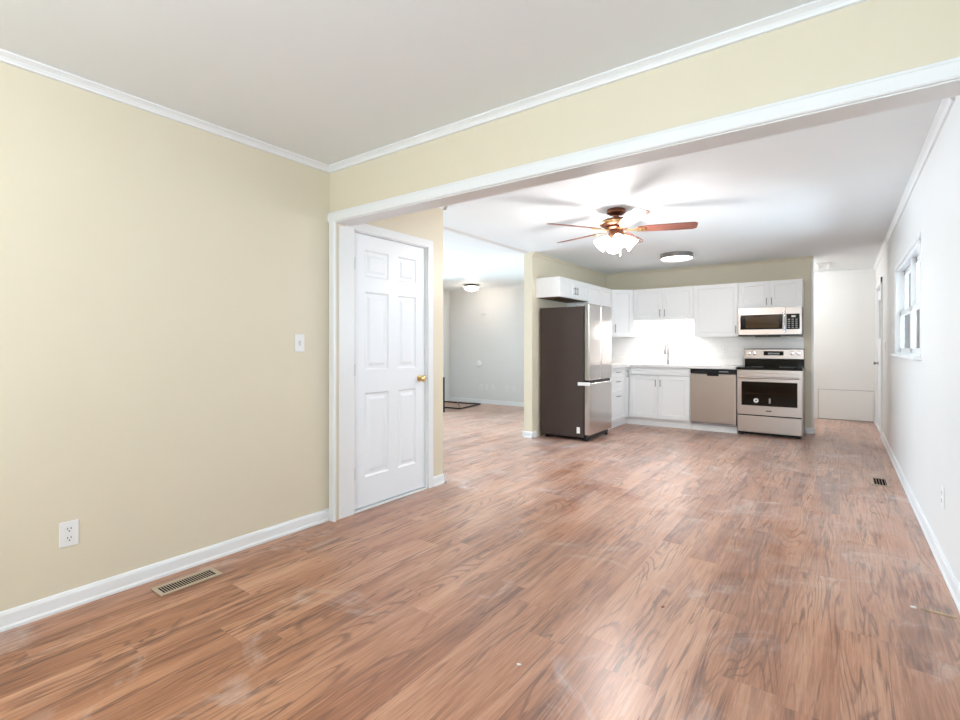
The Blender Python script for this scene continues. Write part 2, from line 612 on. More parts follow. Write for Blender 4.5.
molding('baseboard_kitchen', [((-0.385, YK, 0), (XE + 0.02, YK, 0), (0, -1, 0), BASE), ((XE, YK - 0.02, 0), (XE, YK + 0.13, 0), (1, 0, 0), BASE)], TRIM)
molding('baseboard_living', [((XV, YB, 0), (XP, YB, 0), (0, -1, 0), BASE), ((XV, YF, 0), (XV, 7.4, 0), (1, 0, 0), BASE)], TRIM)

# casing of the wide opening: head casing, left leg, soffit lining
CAS = [(0, 0), (0.014, 0), (0.018, 0.006), (0.018, 0.050), (0.014, 0.055), (0.013, 0.064), (0.008, 0.068), (0, 0.068)]
bm = bm_new()
prism(bm, [(0, -o, 2.055 + z) for o, z in CAS], (XR - XL, 0, 0), (XL, YH, 0))
prism(bm, [(0.072 - z, -o, 0) for o, z in CAS], (0, 0, 2.06), (XL, YH, 0))
box(bm, -2.815, XR, YH - 0.002, YH + 0.13, 2.05, 2.066)
struct('trim_opening', bm, TRIM)
# outside corner bead at the passage
struct('trim_corner', boxm((XE - 0.02, XE + 0.006, YK - 0.006, YK + 0.02, 0.08, H)), TRIM, bevel=0.003)
# closet door casing, jambs, threshold
bm = bm_new()
box(bm, XD, XD + 0.018, 2.225, DY0 - 0.012, 0, 2.04)
box(bm, XD - 0.005, XD + 0.010, YH + 0.001, 2.225, 0, 2.05)
box(bm, XD, XD + 0.018, DY1 + 0.008, 3.212, 0, 2.04)
box(bm, XD, XD + 0.018, 2.28, 3.212, 2.035, 2.098)
box(bm, XD - 0.10, XD + 0.004, DY0 - 0.018, DY0 + 0.004, 0, DZ)
box(bm, XD - 0.10, XD + 0.004, DY1 - 0.004, DY1 + 0.014, 0, DZ)
box(bm, XD - 0.10, XD + 0.004, DY0, DY1, DZ - 0.012, DZ + 0.004)
box(bm, XD - 0.10, XD + 0.012, DY0, DY1, 0, 0.012)
struct('trim_closet', bm, TRIM, bevel=0.003)


def panel_front(xs, zs, cells, t, recess=0.008, field=True, w1=0.012, w2=0.018, w3=0.022):
    """A slab in local coords: front at y=0 facing -y, thickness t into +y; the (i,j) cells of the grid are moulded panels."""
    bm = bm_new()
    V = [[bm.verts.new((x, 0, z)) for x in xs] for z in zs]
    fs = {}
    for j in range(len(zs) - 1):
        for i in range(len(xs) - 1):
            fs[i, j] = bm.faces.new((V[j][i], V[j][i + 1], V[j + 1][i + 1], V[j + 1][i]))
    x0, x1, z0, z1 = xs[0], xs[-1], zs[0], zs[-1]
    b = [bm.verts.new(p) for p in ((x0, t, z0), (x1, t, z0), (x1, t, z1), (x0, t, z1))]
    bm.faces.new(b[::-1])
    bottom = V[0]; top = V[-1]
    bm.faces.new([b[0], b[1]] + bottom[::-1])
    bm.faces.new([b[3]] + top + [b[2]])
    bm.faces.new([b[0]] + [r[0] for r in V] + [b[3]])
    bm.faces.new([b[1], b[2]] + [r[-1] for r in V][::-1])
    bm.normal_update()

    def ins(f, th, dy):
        bmesh.ops.inset_region(bm, faces=[f], thickness=th, depth=0, use_even_offset=True)
        for v in f.verts:
            v.co.y += dy
    for c in cells:
        f = fs[c]
        ins(f, w1, recess)
        if field:
            ins(f, w2, 0)
            ins(f, w3, -recess * 0.7)
    return bm


def turn(bm, rotz, loc):
    bmesh.ops.transform(bm, matrix=Matrix.Translation(loc) @ Matrix.Rotation(rotz, 4, 'Z'), verts=bm.verts)
    return bm


# closet door: six raised panels
dw, dh = DY1 - DY0 - 0.012, 2.005
xs = [0, 0.105, 0.345, 0.445, dw - 0.105, dw]
zs = [0, 0.215, 0.835, 1.005, 1.585, 1.695, 1.895, dh]
cells = [(1, 1), (3, 1), (1, 3), (3, 3), (1, 5), (3, 5)]
bm = turn(panel_front(xs, zs, cells, 0.035, 0.009), PI / 2, (XD - 0.012, DY0 + 0.006, 0.02))
door1 = struct('door_1', bm, DOORW)
door1['label'] = 'white six-panel closet door with brass knob'
bm = bm_new()
Mk = Matrix.Translation((XD - 0.012, DY1 - 0.07, 0.935)) @ Matrix.Rotation(PI / 2, 4, 'Y')
lathe(bm, [(0.028, 0), (0.028, 0.006), (0.012, 0.010), (0.010, 0.026), (0.018, 0.030), (0.026, 0.040), (0.027, 0.050), (0.020, 0.060), (0, 0.063)], 24, Mk)
k = obj('door_knob', bm, BRASS, door1, smooth=True); k['label'] = 'round brass door knob'
for z in (0.28, 1.03, 1.80):
    bm = boxm((XD - 0.013, XD - 0.008, DY0 + 0.001, DY0 + 0.016, z - 0.04, z + 0.04))
    tube(bm, [(XD - 0.004, DY0 + 0.004, z - 0.045), (XD - 0.004, DY0 + 0.004, z + 0.045)], 0.006)
    obj('hinge', bm, DARKCHROME, door1)

# side door near the passage
bm = bm_new()
for (a, b_) in ((EY0 - 0.085, EY0), (EY1, EY1 + 0.085)):
    box(bm, XR - 0.018, XR, a, b_, 0, EZ + 0.075)
box(bm, XR - 0.018, XR, EY0 - 0.085, EY1 + 0.085, EZ - 0.002, EZ + 0.075)
box(bm, XR - 0.001, XR + T, EY0 - 0.001, EY0 + 0.02, 0, EZ)
box(bm, XR - 0.001, XR + T, EY1 - 0.02, EY1 + 0.001, 0, EZ)
box(bm, XR - 0.001, XR + T, EY0, EY1, EZ - 0.02, EZ + 0.001)
box(bm, XR - 0.01, XR + T, EY0, EY1, 0, 0.015)
struct('trim_side_door', bm, TRIM, bevel=0.003)
ew = EY1 - EY0 - 0.05
gx0, gx1, gz0, gz1 = 0.12, ew - 0.12, 1.30, 1.86
bm = bm_new()
xs = [0, 0.12, ew / 2 - 0.05, ew / 2 + 0.05, ew - 0.12, ew]
zs = [0, 0.22, 1.15, 1.285]
bm = panel_front(xs, zs, [(1, 1), (3, 1)], 0.04, 0.008)
turn(bm, -PI / 2, (XR + 0.012, EY1 - 0.025, 0.018))
for (ya, yb, za, zb) in ((0, gx0, 1.285, 2.005), (ew - 0.12, ew, 1.285, 2.005), (gx0, gx1, 1.285, gz0), (gx0, gx1, gz1, 2.005), (ew / 2 - 0.012, ew / 2 + 0.012, gz0, gz1)):
    box(bm, XR + 0.012, XR + 0.052, EY0 + 0.025 + ya, EY0 + 0.025 + yb, za + 0.018, zb + 0.018)
door2 = struct('door_2', bm, DOORW)
door2['label'] = 'white side door with glazed upper half by the passage'
obj('door_glass', boxm((XR + 0.028, XR + 0.032, EY0 + 0.025 + gx0, EY0 + 0.025 + gx1, gz0 + 0.018, gz1 + 0.018)), BROWNGLASS, door2)
bm = lathe(bm_new(), [(0.028, 0), (0.028, 0.006), (0.011, 0.010), (0.010, 0.028), (0.026, 0.040), (0.022, 0.056), (0, 0.060)], 20,
           Matrix.Translation((XR + 0.012, EY1 - 0.09, 0.95)) @ Matrix.Rotation(-PI / 2, 4, 'Y'))
obj('door_knob', bm, DARKCHROME, door2, smooth=True)
# door in the living room's left wall
bm = bm_new()
box(bm, XV, XV + 0.02, 8.38, 8.50, 0, 2.04)
box(bm, XV, XV + 0.02, 7.42, 7.52, 0, 2.04)
box(bm, XV, XV + 0.02, 7.42, 8.50, 2.03, 2.12)
struct('trim_living_door', bm, TRIM, bevel=0.003)
xs = [0, 0.11, 0.38, 0.48, 0.75, 0.86]
zs = [0, 0.215, 0.835, 1.005, 1.585, 1.695, 1.895, 2.01]
d3 = struct('door_3', turn(panel_front(xs, zs, cells, 0.01, 0.004), PI / 2, (XV + 0.012, 7.52, 0.015)), DOORW)
bm = lathe(bm_new(), [(0.026, 0), (0.010, 0.008), (0.010, 0.026), (0.026, 0.040), (0.022, 0.056), (0, 0.060)], 20,
           Matrix.Translation((XV + 0.012, 7.60, 0.95)) @ Matrix.Rotation(PI / 2, 4, 'Y'))
obj('door_knob', bm, BRASS, d3, smooth=True)

# ------------------------------------------------------------------ windows
def window(name, axis, plane, depth_dir, a0, a1, z0, z1, wall_t, units, sill=True, d_low=0.075, d_up=0.108, bars=1, mull=0.035):
    """Double-hung window units in a wall opening. axis 'y': wall is x=plane and runs along y; depth_dir = sign towards outside."""
    def B(bm, d0, d1, u0, u1, w0, w1):
        lo, hi = sorted((plane + depth_dir * d0, plane + depth_dir * d1))
        if axis == 'y':
            box(bm, lo, hi, u0, u1, w0, w1)
        else:
            box(bm, u0, u1, lo, hi, w0, w1)
    bm = bm_new()
    j = 0.018
    B(bm, -0.004, wall_t, a0, a0 + j, z0, z1); B(bm, -0.004, wall_t, a1 - j, a1, z0, z1)
    B(bm, -0.004, wall_t, a0, a1, z1 - j, z1); B(bm, -0.004, wall_t, a0, a1, z0, z0 + j)
    for k in range(1, units):
        c = a0 + (a1 - a0) * k / units
        B(bm, min(0.04, d_low), wall_t, c - mull, c + mull, z0, z1)
    win = struct(name, bm, TRIM, bevel=0.002)
    if sill:
        bm = bm_new()
        B(bm, -0.045, 0.09, a0 - 0.05, a1 + 0.05, z0 - 0.02, z0 + 0.006)
        obj('window_sill', bm, TRIM, win, bevel=0.004)
    for k in range(units):
        u0 = a0 + (a1 - a0) * k / units + (mull if k else j)
        u1 = a0 + (a1 - a0) * (k + 1) / units - (mull if k < units - 1 else j)
        zm = (z0 + z1) / 2 - 0.02
        for (n, w0, w1, d) in (('lower_sash', z0 + j, zm + 0.02, d_low), ('upper_sash', zm - 0.02, z1 - j, d_up)):
            bm = bm_new()
            s = 0.042
            B(bm, d, d + 0.03, u0, u0 + s, w0, w1); B(bm, d, d + 0.03, u1 - s, u1, w0, w1)
            B(bm, d, d + 0.03, u0, u1, w0, w0 + s); B(bm, d, d + 0.03, u0, u1, w1 - s, w1)
            for q in range(bars):
                c = u0 + (u1 - u0) * (q + 1) / (bars + 1)
                B(bm, d + 0.008, d + 0.022, c - 0.009, c + 0.009, w0, w1)
            sash = obj(n, bm, TRIM, win)
            bm = bm_new()
            B(bm, d + 0.013, d + 0.017, u0 + s, u1 - s, w0 + s, w1 - s)
            obj('pane', bm, GLASS, sash)
    return win


win1 = window('window_1', 'y', XR, 1, WY0, WY1, WZ0, WZ1, T, 2, d_low=0.028, d_up=0.06, bars=0, mull=0.028)
# thin flat casing above and at the far side of the kitchen window
struct('trim_window', boxm((XR - 0.012, XR, WY0 - 0.0, WY1 + 0.045, WZ1, WZ1 + 0.045), (XR - 0.012, XR, WY1, WY1 + 0.045, WZ0, WZ1)), TRIM, bevel=0.003)
window('added_window_2', 'x', YF, -1, -0.86, 0.38, 0.72, 1.88, 0.11, 2)  # unseen, invented as a light source behind the camera
window('added_window_3', 'y', XV, -1, LW0, LW1, LZ0, LZ1, 0.12, 3)  # unseen, added to let cool light into the living room
window('added_window_4', 'y', XR, 1, -1.45, -0.05, 0.8, 2.1, T, 2)  # unseen, invented as a second light source for the front room

# ------------------------------------------------------------------ kitchen cabinets
def bar_handle(bm, x, z, L, vertical=True, off=0.03, r=0.0055):
    """handle in front of y=0 (towards -y)"""
    if vertical:
        a, b_ = (x, -off, z - L / 2), (x, -off, z + L / 2)
        posts = [(x, z - L * 0.36), (x, z + L * 0.36)]
    else:
        a, b_ = (x - L / 2, -off, z), (x + L / 2, -off, z)
        posts = [(x - L * 0.36, z), (x + L * 0.36, z)]
    tube(bm, [a, b_], r)
    for px, pz in posts:
        tube(bm, [(px, 0, pz), (px, -off, pz)], r * 0.8)
    return bm


def shaker(w, h, t=0.02, rail=0.057):
    return panel_front([0, rail, w - rail, w], [0, rail, h - rail, h], [(1, 1)], t, 0.009, field=False, w1=0.006)


def flat_front(w, h, t=0.02, rail=0.03):
    return panel_front([0, rail, w - rail, w], [0, rail, h - rail, h], [(1, 1)], t, 0.006, field=False, w1=0.005)


DT = 0.02


def add_front(root, name, x0, x1, z0, z1, style='door', handle=None, mat=CAB, gap=0.0015):
    """handle: ('v'|'h', x, z, L) in root coordinates"""
    w, h = x1 - x0 - 2 * gap, z1 - z0 - 2 * gap
    bm = shaker(w, h) if style == 'door' else flat_front(w, h)
    bmesh.ops.translate(bm, verts=bm.verts, vec=(x0 + gap, 0, z0 + gap))
    d = obj(name, bm, mat, root, world=False)
    if handle:
        o, hx, hz, L = handle
        hb = bar_handle(bm_new(), hx, hz, L, o == 'v')
        obj('handle', hb, DARKCHROME, d, world=False, smooth=True)
    return d


def upper(name, label, loc, rotz, w, d, h, doors):
    r = thing(name, label, 'cabinet', loc, rotz)
    obj('cabinet_body', boxm((0, w, DT, d, 0, h)), CAB, r, world=False)
    for (x0, x1, hd) in doors:
        add_front(r, 'door', x0, x1, 0.0, h, 'door', hd)
    return r


UD = 0.34   # upper depth with door
UT = 2.105
# over the fridge, faces +X
fz = 1.848
of = upper('over_fridge_cabinet', 'short white wall cabinet with two doors above the refrigerator', (XK + UD + 0.01, 5.80, fz), PI / 2, 0.90, UD + 0.007, UT - fz,
      [(0, 0.45, ('v', 0.45 - 0.035, 0.10, 0.10)), (0.45, 0.90, ('v', 0.45 + 0.035, 0.10, 0.10))])
bp_ = obj('bottom_panel', boxm((0.002, 0.898, DT + 0.004, UD, -0.006, -0.0005)), WOODRAW, of, world=False)
bp_['label'] = 'bare brown wood underside'
cz = 1.358
upper('wall_cabinet', 'white wall cabinet between the over-fridge cabinet and the diagonal corner cabinet', (XK + UD + 0.01, 6.702, cz), PI / 2, 0.916, UD + 0.007, UT - cz,
      [(0, 0.458, None), (0.458, 0.916, None)])
# diagonal corner cabinet
cx0, cy0 = XK + 0.34, 7.62
cx1, cy1 = -2.672, YK - 0.34
r = thing('corner_cabinet', 'white diagonal corner wall cabinet with one door', 'cabinet', (cx0, cy0, cz), math.atan2(cy1 - cy0, cx1 - cx0))
cw = math.hypot(cx1 - cx0, cy1 - cy0)
ang = math.atan2(cy1 - cy0, cx1 - cx0)


def loc2(x, y):
    dx, dy = x - cx0, y - cy0
    return (dx * math.cos(ang) + dy * math.sin(ang), -dx * math.sin(ang) + dy * math.cos(ang), 0)


bm = bm_new()
prism(bm, [loc2(cx0, cy0 + 0.02), loc2(cx1 - 0.02, cy1), loc2(cx1 - 0.0, cy1 + 0.01), loc2(cx1, YK - 0.003), loc2(XK + 0.003, YK - 0.003), loc2(XK + 0.003, cy0 + 0.001), loc2(cx0 - 0.01, cy0 + 0.001)],
      (0, 0, UT - cz), (0, 0, 0))
# push the body behind the door plane
obj('cabinet_body', bm, CAB, r, world=False)
add_front(r, 'door', 0.012, cw - 0.012, 0, UT - cz, 'door', ('v', 0.055, 0.13, 0.13))

ux0, ux1, ux2, ux3 = -2.668, -1.768, -1.172, -0.406
ufy = YK - UD
sz = 1.617
upper('sink_wall_cabinet', 'white two-door wall cabinet hung higher above the sink', (ux0, ufy, sz), 0, ux1 - ux0 - 0.001, UD - 0.003, UT - sz,
      [(0, 0.4495, ('v', 0.4495 - 0.035, 0.10, 0.11)), (0.4495, 0.899, ('v', 0.4495 + 0.035, 0.10, 0.11))])
bzu = 1.343
upper('tall_wall_cabinet', 'white single-door wall cabinet above the dishwasher', (ux1, ufy, bzu), 0, ux2 - ux1 - 0.001, UD - 0.003, UT - bzu,
      [(0, ux2 - ux1 - 0.002, ('v', ux2 - ux1 - 0.03, 0.10, 0.11))])
mz = 1.735
upper('over_range_cabinet', 'short white two-door wall cabinet above the microwave', (ux2, ufy, mz), 0, ux3 - ux2, UD - 0.003, UT - mz,
      [(0, 0.383, ('v', 0.383 - 0.03, 0.085, 0.10)), (0.383, 0.766, ('v', 0.383 + 0.03, 0.085, 0.10))])

# base cabinets
BX, BY = -2.645, 7.58      # door faces of the left and back runs
CT = 0.888                 # top of the cabinets
# sink base, open-topped carcass
r = thing('sink_cabinet', 'white base cabinet with two doors under the sink', 'cabinet', (-2.645, BY, 0), 0)
w = 0.898
dback = YK - BY - 0.003
bm = boxm((0, 0.018, DT, dback, 0.11, CT), (w - 0.018, w, DT, dback, 0.11, CT), (0.018, w - 0.018, DT, dback, 0.11, 0.128), (0.018, w - 0.018, dback - 0.012, dback, 0.128, CT),
          (0.018, w - 0.018, DT, DT + 0.018, 0.77, CT), (0.018, w - 0.018, DT, DT + 0.018, 0.128, 0.16))
obj('cabinet_body', bm, CAB, r, world=False)
obj('toe_kick', boxm((0, w, 0.07, 0.085, 0, 0.109)), CAB, r, world=False)
add_front(r, 'drawer_front', 0.02, w - 0.012, 0.775, CT - 0.008, 'flat')
add_front(r, 'door', 0.02, 0.447, 0.125, 0.768, 'door', ('v', 0.447 - 0.035, 0.655, 0.10))
add_front(r, 'door', 0.447, w - 0.012, 0.125, 0.768, 'door', ('v', 0.447 + 0.035, 0.655, 0.10))
# blind corner + drawer cabinet in the left run (faces +X)
r = thing('drawer_cabinet', 'white base cabinet with three drawers beside the refrigerator', 'cabinet', (BX, 6.66, 0), PI / 2)
w2 = BY - 6.66
depth = BX - XK - 0.003
obj('cabinet_body', boxm((0, w2 - 0.001, DT, depth, 0.11, CT)), CAB, r, world=False)
obj('toe_kick', boxm((0, w2 - 0.001, 0.07, 0.085, 0, 0.109)), CAB, r, world=False)
for (z0, z1) in ((0.735, 0.875), (0.52, 0.735), (0.125, 0.52)):
    add_front(r, 'drawer', 0.02, 0.72, z0, z1, 'flat', ('h', 0.44, z1 - 0.05, 0.12))
obj('corner_panel', flat_front(0.17, 0.75), CAB, r, world=False).location = (0.735, 0, 0.125)
hb = bar_handle(bm_new(), 0.80, 0.79, 0.11, True)
obj('handle', hb, DARKCHROME, r, world=False, smooth=True)
# hidden corner box behind both runs
r = thing('corner_base_cabinet', 'white blind corner base cabinet behind the two counter runs', 'cabinet', (XK, BY, 0))
obj('cabinet_body', boxm((XK + 0.003, -2.647, BY + 0.002, YK - 0.003, 0.11, CT)), CAB, r)
obj('toe_kick', boxm((-2.730, -2.647, BY + 0.07, BY + 0.085, 0, 0.109), (-2.730, -2.715, BY + 0.001, BY + 0.07, 0, 0.109)), CAB, r)

# countertop (L shape with the sink cut out)
SX0, SX1, SY0, SY1 = -2.50, -1.86, 7.68, 8.07
bm = boxm((XK + 0.002, -2.615, 6.645, 7.55, CT + 0.001, 0.925),
          (XK + 0.002, SX0, 7.55, YK - 0.002, CT + 0.001, 0.925), (SX1, -1.153, 7.55, YK - 0.002, CT + 0.001, 0.925),
          (SX0, SX1, 7.55, SY0, CT + 0.001, 0.925), (SX0, SX1, SY1, YK - 0.002, CT + 0.001, 0.925))
bmesh.ops.remove_doubles(bm, verts=bm.verts, dist=0.0005)
tag(obj('countertop', bm, QUARTZ), 'white L-shaped worktop over the base cabinets and dishwasher', 'countertop')
bm = boxm((SX0, SX1, SY0, SY1, 0.72, 0.725), (SX0 - 0.003, SX0, SY0, SY1, 0.72, CT), (SX1, SX1 + 0.003, SY0, SY1, 0.72, CT),
          (SX0, SX1, SY0 - 0.003, SY0, 0.72, CT), (SX0, SX1, SY1, SY1 + 0.003, 0.72, CT))
sk = tag(obj('sink', bm, STEEL), 'stainless undermount sink basin set in the white worktop', 'sink')
obj('drain', lathe(bm_new(), [(0.045, 0.7255), (0.045, 0.728), (0.03, 0.7285), (0, 0.7265)], 24, Matrix.Translation(((SX0 + SX1) / 2, (SY0 + SY1) / 2, 0))), CHROME, sk, smooth=True)
# backsplash
bm = boxm((XK + 0.010, -2.669, YK - 0.010, YK - 0.001, 0.926, 1.356), (-2.669, -1.769, YK - 0.010, YK - 0.001, 0.926, 1.615),
          (-1.769, -1.173, YK - 0.010, YK - 0.001, 0.926, 1.341), (-1.173, -0.408, YK - 0.010, YK - 0.001, 0.926, 1.333))
bs = tag(obj('backsplash', bm, TILE), 'white tile backsplash behind the faucet and above the worktop', 'backsplash')
obj('ledge', boxm((XK + 0.011, -1.155, YK - 0.030, YK - 0.0105, 0.926, 1.025)), QUARTZ, bs, bevel=0.003)
bs = tag(obj('backsplash', boxm((XK + 0.001, XK + 0.0095, 6.64, YK - 0.031, 0.926, 1.356)), TILE), 'white tile backsplash on the side wall behind the refrigerator', 'backsplash')
obj('ledge', boxm((XK + 0.0105, XK + 0.03, 6.64, YK - 0.031, 0.926, 1.025)), QUARTZ, bs, bevel=0.003)
# under-cabinet light
lt = thing('cabinet_light', 'slim white light bar glowing under the wall cabinet above the sink', 'light', (-2.22, 8.06, sz))
obj('housing', boxm((-2.50, -1.94, 8.02, 8.10, sz - 0.016, sz - 0.001)), PLASTIC, lt)
obj('diffuser', boxm((-2.48, -1.96, 8.03, 8.09, sz - 0.021, sz - 0.0165)), LED, lt)
area('cabinet_light_glow', (-2.22, 8.06, sz - 0.024), (0, 0.35, -1), 0.50, 0.05, 20, (1.0, 0.96, 0.92))
# faucet
fx, fy = -2.205, 8.13
r = thing('kitchen_faucet', 'tall chrome pull-down faucet behind the sink', 'faucet', (fx, fy, 0.925))
obj('base', lathe(bm_new(), [(0.027, 0.9255), (0.027, 0.932), (0.021, 0.940), (0.021, 1.00), (0.015, 1.01), (0, 1.012)], 24, Matrix.Translation((fx, fy, 0))), CHROME, r, smooth=True)
pts = [(fx, fy, 1.0), (fx, fy, 1.16)] + [(fx, fy - 0.075 + 0.075 * math.cos(a), 1.19 + 0.075 * math.sin(a)) for a in [PI * t / 12 for t in range(13)]] + [(fx, fy - 0.15, 1.17)]
obj('spout', tube(bm_new(), pts, 0.0125, 14), DARKCHROME, r, smooth=True)
obj('spray_head', lathe(bm_new(), [(0.013, 0), (0.017, -0.01), (0.019, -0.06), (0.021, -0.095), (0.0, -0.097)], 20, Matrix.Translation((fx, fy - 0.15, 1.175))), DARKCHROME, r, smooth=True)
obj('lever', tube(bm_new(), [(fx + 0.018, fy, 0.97), (fx + 0.045, fy, 0.975), (fx + 0.10, fy - 0.01, 0.985)], 0.007), CHROME, r, smooth=True)

# ------------------------------------------------------------------ refrigerator (faces +X)
FY0, FW = 5.862, 0.765
FXF = -2.548
r = thing('refrigerator', 'french-door stainless refrigerator with dark grey side panel', 'refrigerator', (FXF, FY0, 0), PI / 2)
dp = FXF - (-3.245)
obj('body', boxm((0, FW, 0.078, dp, 0.045, 1.712)), FRIDGE_SIDE, r, world=False, bevel=0.006)
dth = 0.066
for (n, x0, x1) in (('left_door', 0.001, FW / 2 - 0.002), ('right_door', FW / 2 + 0.002, FW - 0.001)):
    d = obj(n, boxm((x0, x1, 0, dth, 0.772, 1.742)), STEELV, r, world=False, bevel=0.012, segs=3)
obj('handle_recess', boxm((0.02, FW - 0.02, 0.02, dth + 0.01, 0.728, 0.776)), BLACK, r, world=False)
obj('freezer_drawer', boxm((0.001, FW - 0.001, 0, dth, 0.078, 0.735)), STEELV, r, world=False, bevel=0.012, segs=3)
obj('door_gasket', boxm((0.012, FW - 0.012, dth, 0.078, 0.08, 1.70)), RUBBER, r, world=False)
for x0 in (0.01, FW - 0.09):
    obj('hinge_cover', boxm((x0, x0 + 0.08, 0.03, 0.17, 1.7125, 1.74) if False else (x0, x0 + 0.08, 0.068, 0.19, 1.7125, 1.735)), GREYP, r, world=False, bevel=0.005)
h = obj('middle_hinge', boxm((-0.006, 0.03, 0.0, 0.155, 0.705, 0.748)), PLASTIC, r, world=False, bevel=0.004)
h['label'] = 'pale metal hinge bracket'
obj('toe_grille', boxm((0.02, FW - 0.02, 0.05, 0.10, 0.02, 0.076)), BLACK, r, world=False)
for (x, y) in ((0.06, 0.06), (FW - 0.06, 0.06), (0.05, dp - 0.07), (FW - 0.05, dp - 0.07)):
    obj('foot', lathe(bm_new(), [(0.022, 0), (0.022, 0.018), (0.014, 0.020), (0.014, 0.046)], 16, Matrix.Translation((x, y, 0))), RUBBER, r, world=False)
s = obj('sticker', boxm((-0.0012, 0.0, 0.125, 0.17, 0.095, 0.175)), PLASTIC, r, world=False)
s['label'] = 'small white sticker low on the side'

# ------------------------------------------------------------------ dishwasher
r = thing('dishwasher', 'stainless dishwasher with black control strip under the worktop', 'dishwasher', (-1.746, BY - 0.005, 0))
x0, x1, y0 = -1.744, -1.150, BY - 0.005
obj('body', boxm((x0 + 0.004, x1 - 0.004, y0 + 0.03, YK - 0.02, 0.09, 0.884)), GREYP, r)
obj('door_panel', boxm((x0, x1, y0, y0 + 0.03, 0.122, 0.812)), STEEL, r, bevel=0.006)
obj('control_strip', boxm((x0, x1, y0 + 0.002, y0 + 0.03, 0.818, 0.882)), BLACK, r, bevel=0.004)
obj('pocket_handle', boxm(((x0 + x1) / 2 - 0.075, (x0 + x1) / 2 + 0.075, y0 - 0.006, y0 + 0.004, 0.786, 0.818)), BLACK, r, bevel=0.005)
obj('button_strip', boxm(((x0 + x1) / 2 + 0.08, (x0 + x1) / 2 + 0.2, y0 + 0.0005, y0 + 0.002, 0.842, 0.856)), GREYP, r)
obj('toe_kick', boxm((x0, x1, BY + 0.07, BY + 0.085, 0, 0.088), (x0 + 0.0, x1, BY + 0.05, BY + 0.07, 0.085, 0.11)), CAB, r)

# ------------------------------------------------------------------ range
RX0, RX1, RY = -1.146, -0.392, 7.60
r = thing('electric_range', 'stainless freestanding electric range with black glass cooktop', 'range', ((RX0 + RX1) / 2, RY, 0))
obj('body', boxm((RX0 + 0.004, RX1, RY + 0.062, YK - 0.03, 0.03, 0.885)), STEEL, r)
obj('cooktop', boxm((RX0 - 0.003, RX1 + 0.003, RY - 0.012, YK - 0.075, 0.886, 0.918)), BLACKGLASS, r, bevel=0.006)
for (bx, by, br_) in ((-0.95, 7.77, 0.10), (-0.58, 7.77, 0.085), (-0.95, 8.02, 0.075), (-0.58, 8.02, 0.10)):
    obj('burner_ring', lathe(bm_new(), [(br_, 0.9183), (br_, 0.9188), (br_ - 0.006, 0.9188), (br_ - 0.006, 0.9183)], 40, Matrix.Translation((bx, by, 0)), cap=False), GREYP, r)
# backguard
bg_ = obj('backguard', boxm((RX0 + 0.012, RX1 - 0.004, YK - 0.075, YK - 0.014, 1.02, 1.165)), STEEL, r, bevel=0.008)
obj('backguard_base', boxm((RX0 + 0.018, RX1 - 0.006, YK - 0.06, YK - 0.014, 0.888, 1.02)), BLACKGLASS, r)
obj('top_edge', boxm((RX0 + 0.012, RX1 - 0.004, YK - 0.073, YK - 0.014, 1.158, 1.171)), BLACK, r)
dsp = obj('display', boxm((-0.885, -0.64, YK - 0.078, YK - 0.074, 1.075, 1.135)), BLACKGLASS, bg_)
obj('readout', boxm((-0.83, -0.69, YK - 0.0795, YK - 0.078, 1.09, 1.112)), GREYP, bg_)
for kx in (-1.07, -1.00, -0.535, -0.46):
    bm = lathe(bm_new(), [(0.026, 0), (0.026, 0.006), (0.021, 0.008), (0.019, 0.026), (0, 0.028)], 24, Matrix.Translation((kx, YK - 0.0755, 1.105)) @ Matrix.Rotation(PI / 2, 4, 'X'))
    box(bm, kx - 0.003, kx + 0.003, YK - 0.108, YK - 0.10, 1.088, 1.122)
    obj('knob', bm, CHROME, bg_, smooth=True)
# oven door
dz0, dz1 = 0.282, 0.842
gx0, gx1, gz0, gz1 = RX0 + 0.055, RX1 - 0.052, 0.405, 0.728
od = obj('oven_door', boxm((RX0 + 0.003, gx0, RY, RY + 0.055, dz0, dz1), (gx1, RX1 - 0.003, RY, RY + 0.055, dz0, dz1),
                           (gx0, gx1, RY, RY + 0.055, dz0, gz0), (gx0, gx1, RY, RY + 0.055, gz1, dz1)), STEEL, r)
obj('oven_cavity', boxm((gx0, gx1, RY + 0.0545, RY + 0.0605, gz0, gz1)), BLACK, od)
obj('oven_window', boxm((gx0, gx1, RY + 0.003, RY + 0.007, gz0, gz1)), OVENGLASS, od)
obj('oven_rack', boxm((gx0 + 0.02, gx1 - 0.02, RY + 0.030, RY + 0.036, 0.563, 0.569), *[(gx0 + 0.05 + i * 0.045, gx0 + 0.053 + i * 0.045, RY + 0.030, RY + 0.05, 0.557, 0.563) for i in range(12)]), CHROME, od)
s = obj('sticker', lathe(bm_new(), [(0.030, 0), (0.030, 0.001), (0.010, 0.001), (0.010, 0)], 24, Matrix.Translation((-0.915, RY + 0.003, 0.475)) @ Matrix.Rotation(PI / 2, 4, 'X'), cap=False), PLASTIC, od)
s['label'] = 'round white sticker'
obj('energy_tag', boxm((-0.765, -0.745, RY + 0.002, RY + 0.003, 0.445, 0.51)), GREYP, od)
bm = bm_new()
tube(bm, [(RX0 + 0.03, RY - 0.045, 0.785), (RX1 - 0.03, RY - 0.045, 0.785)], 0.012, 12)
for hx in (RX0 + 0.06, RX1 - 0.06):
    tube(bm, [(hx, RY, 0.785), (hx, RY - 0.045, 0.785)], 0.009)
obj('oven_handle', bm, STEEL, od, smooth=True)
obj('control_rail', boxm((RX0 + 0.003, RX1 - 0.003, RY + 0.008, RY + 0.055, 0.845, 0.884)), STEEL, r)
obj('badge', boxm((-0.80, -0.735, RY - 0.001, RY, 0.335, 0.348)), BLACK, od)
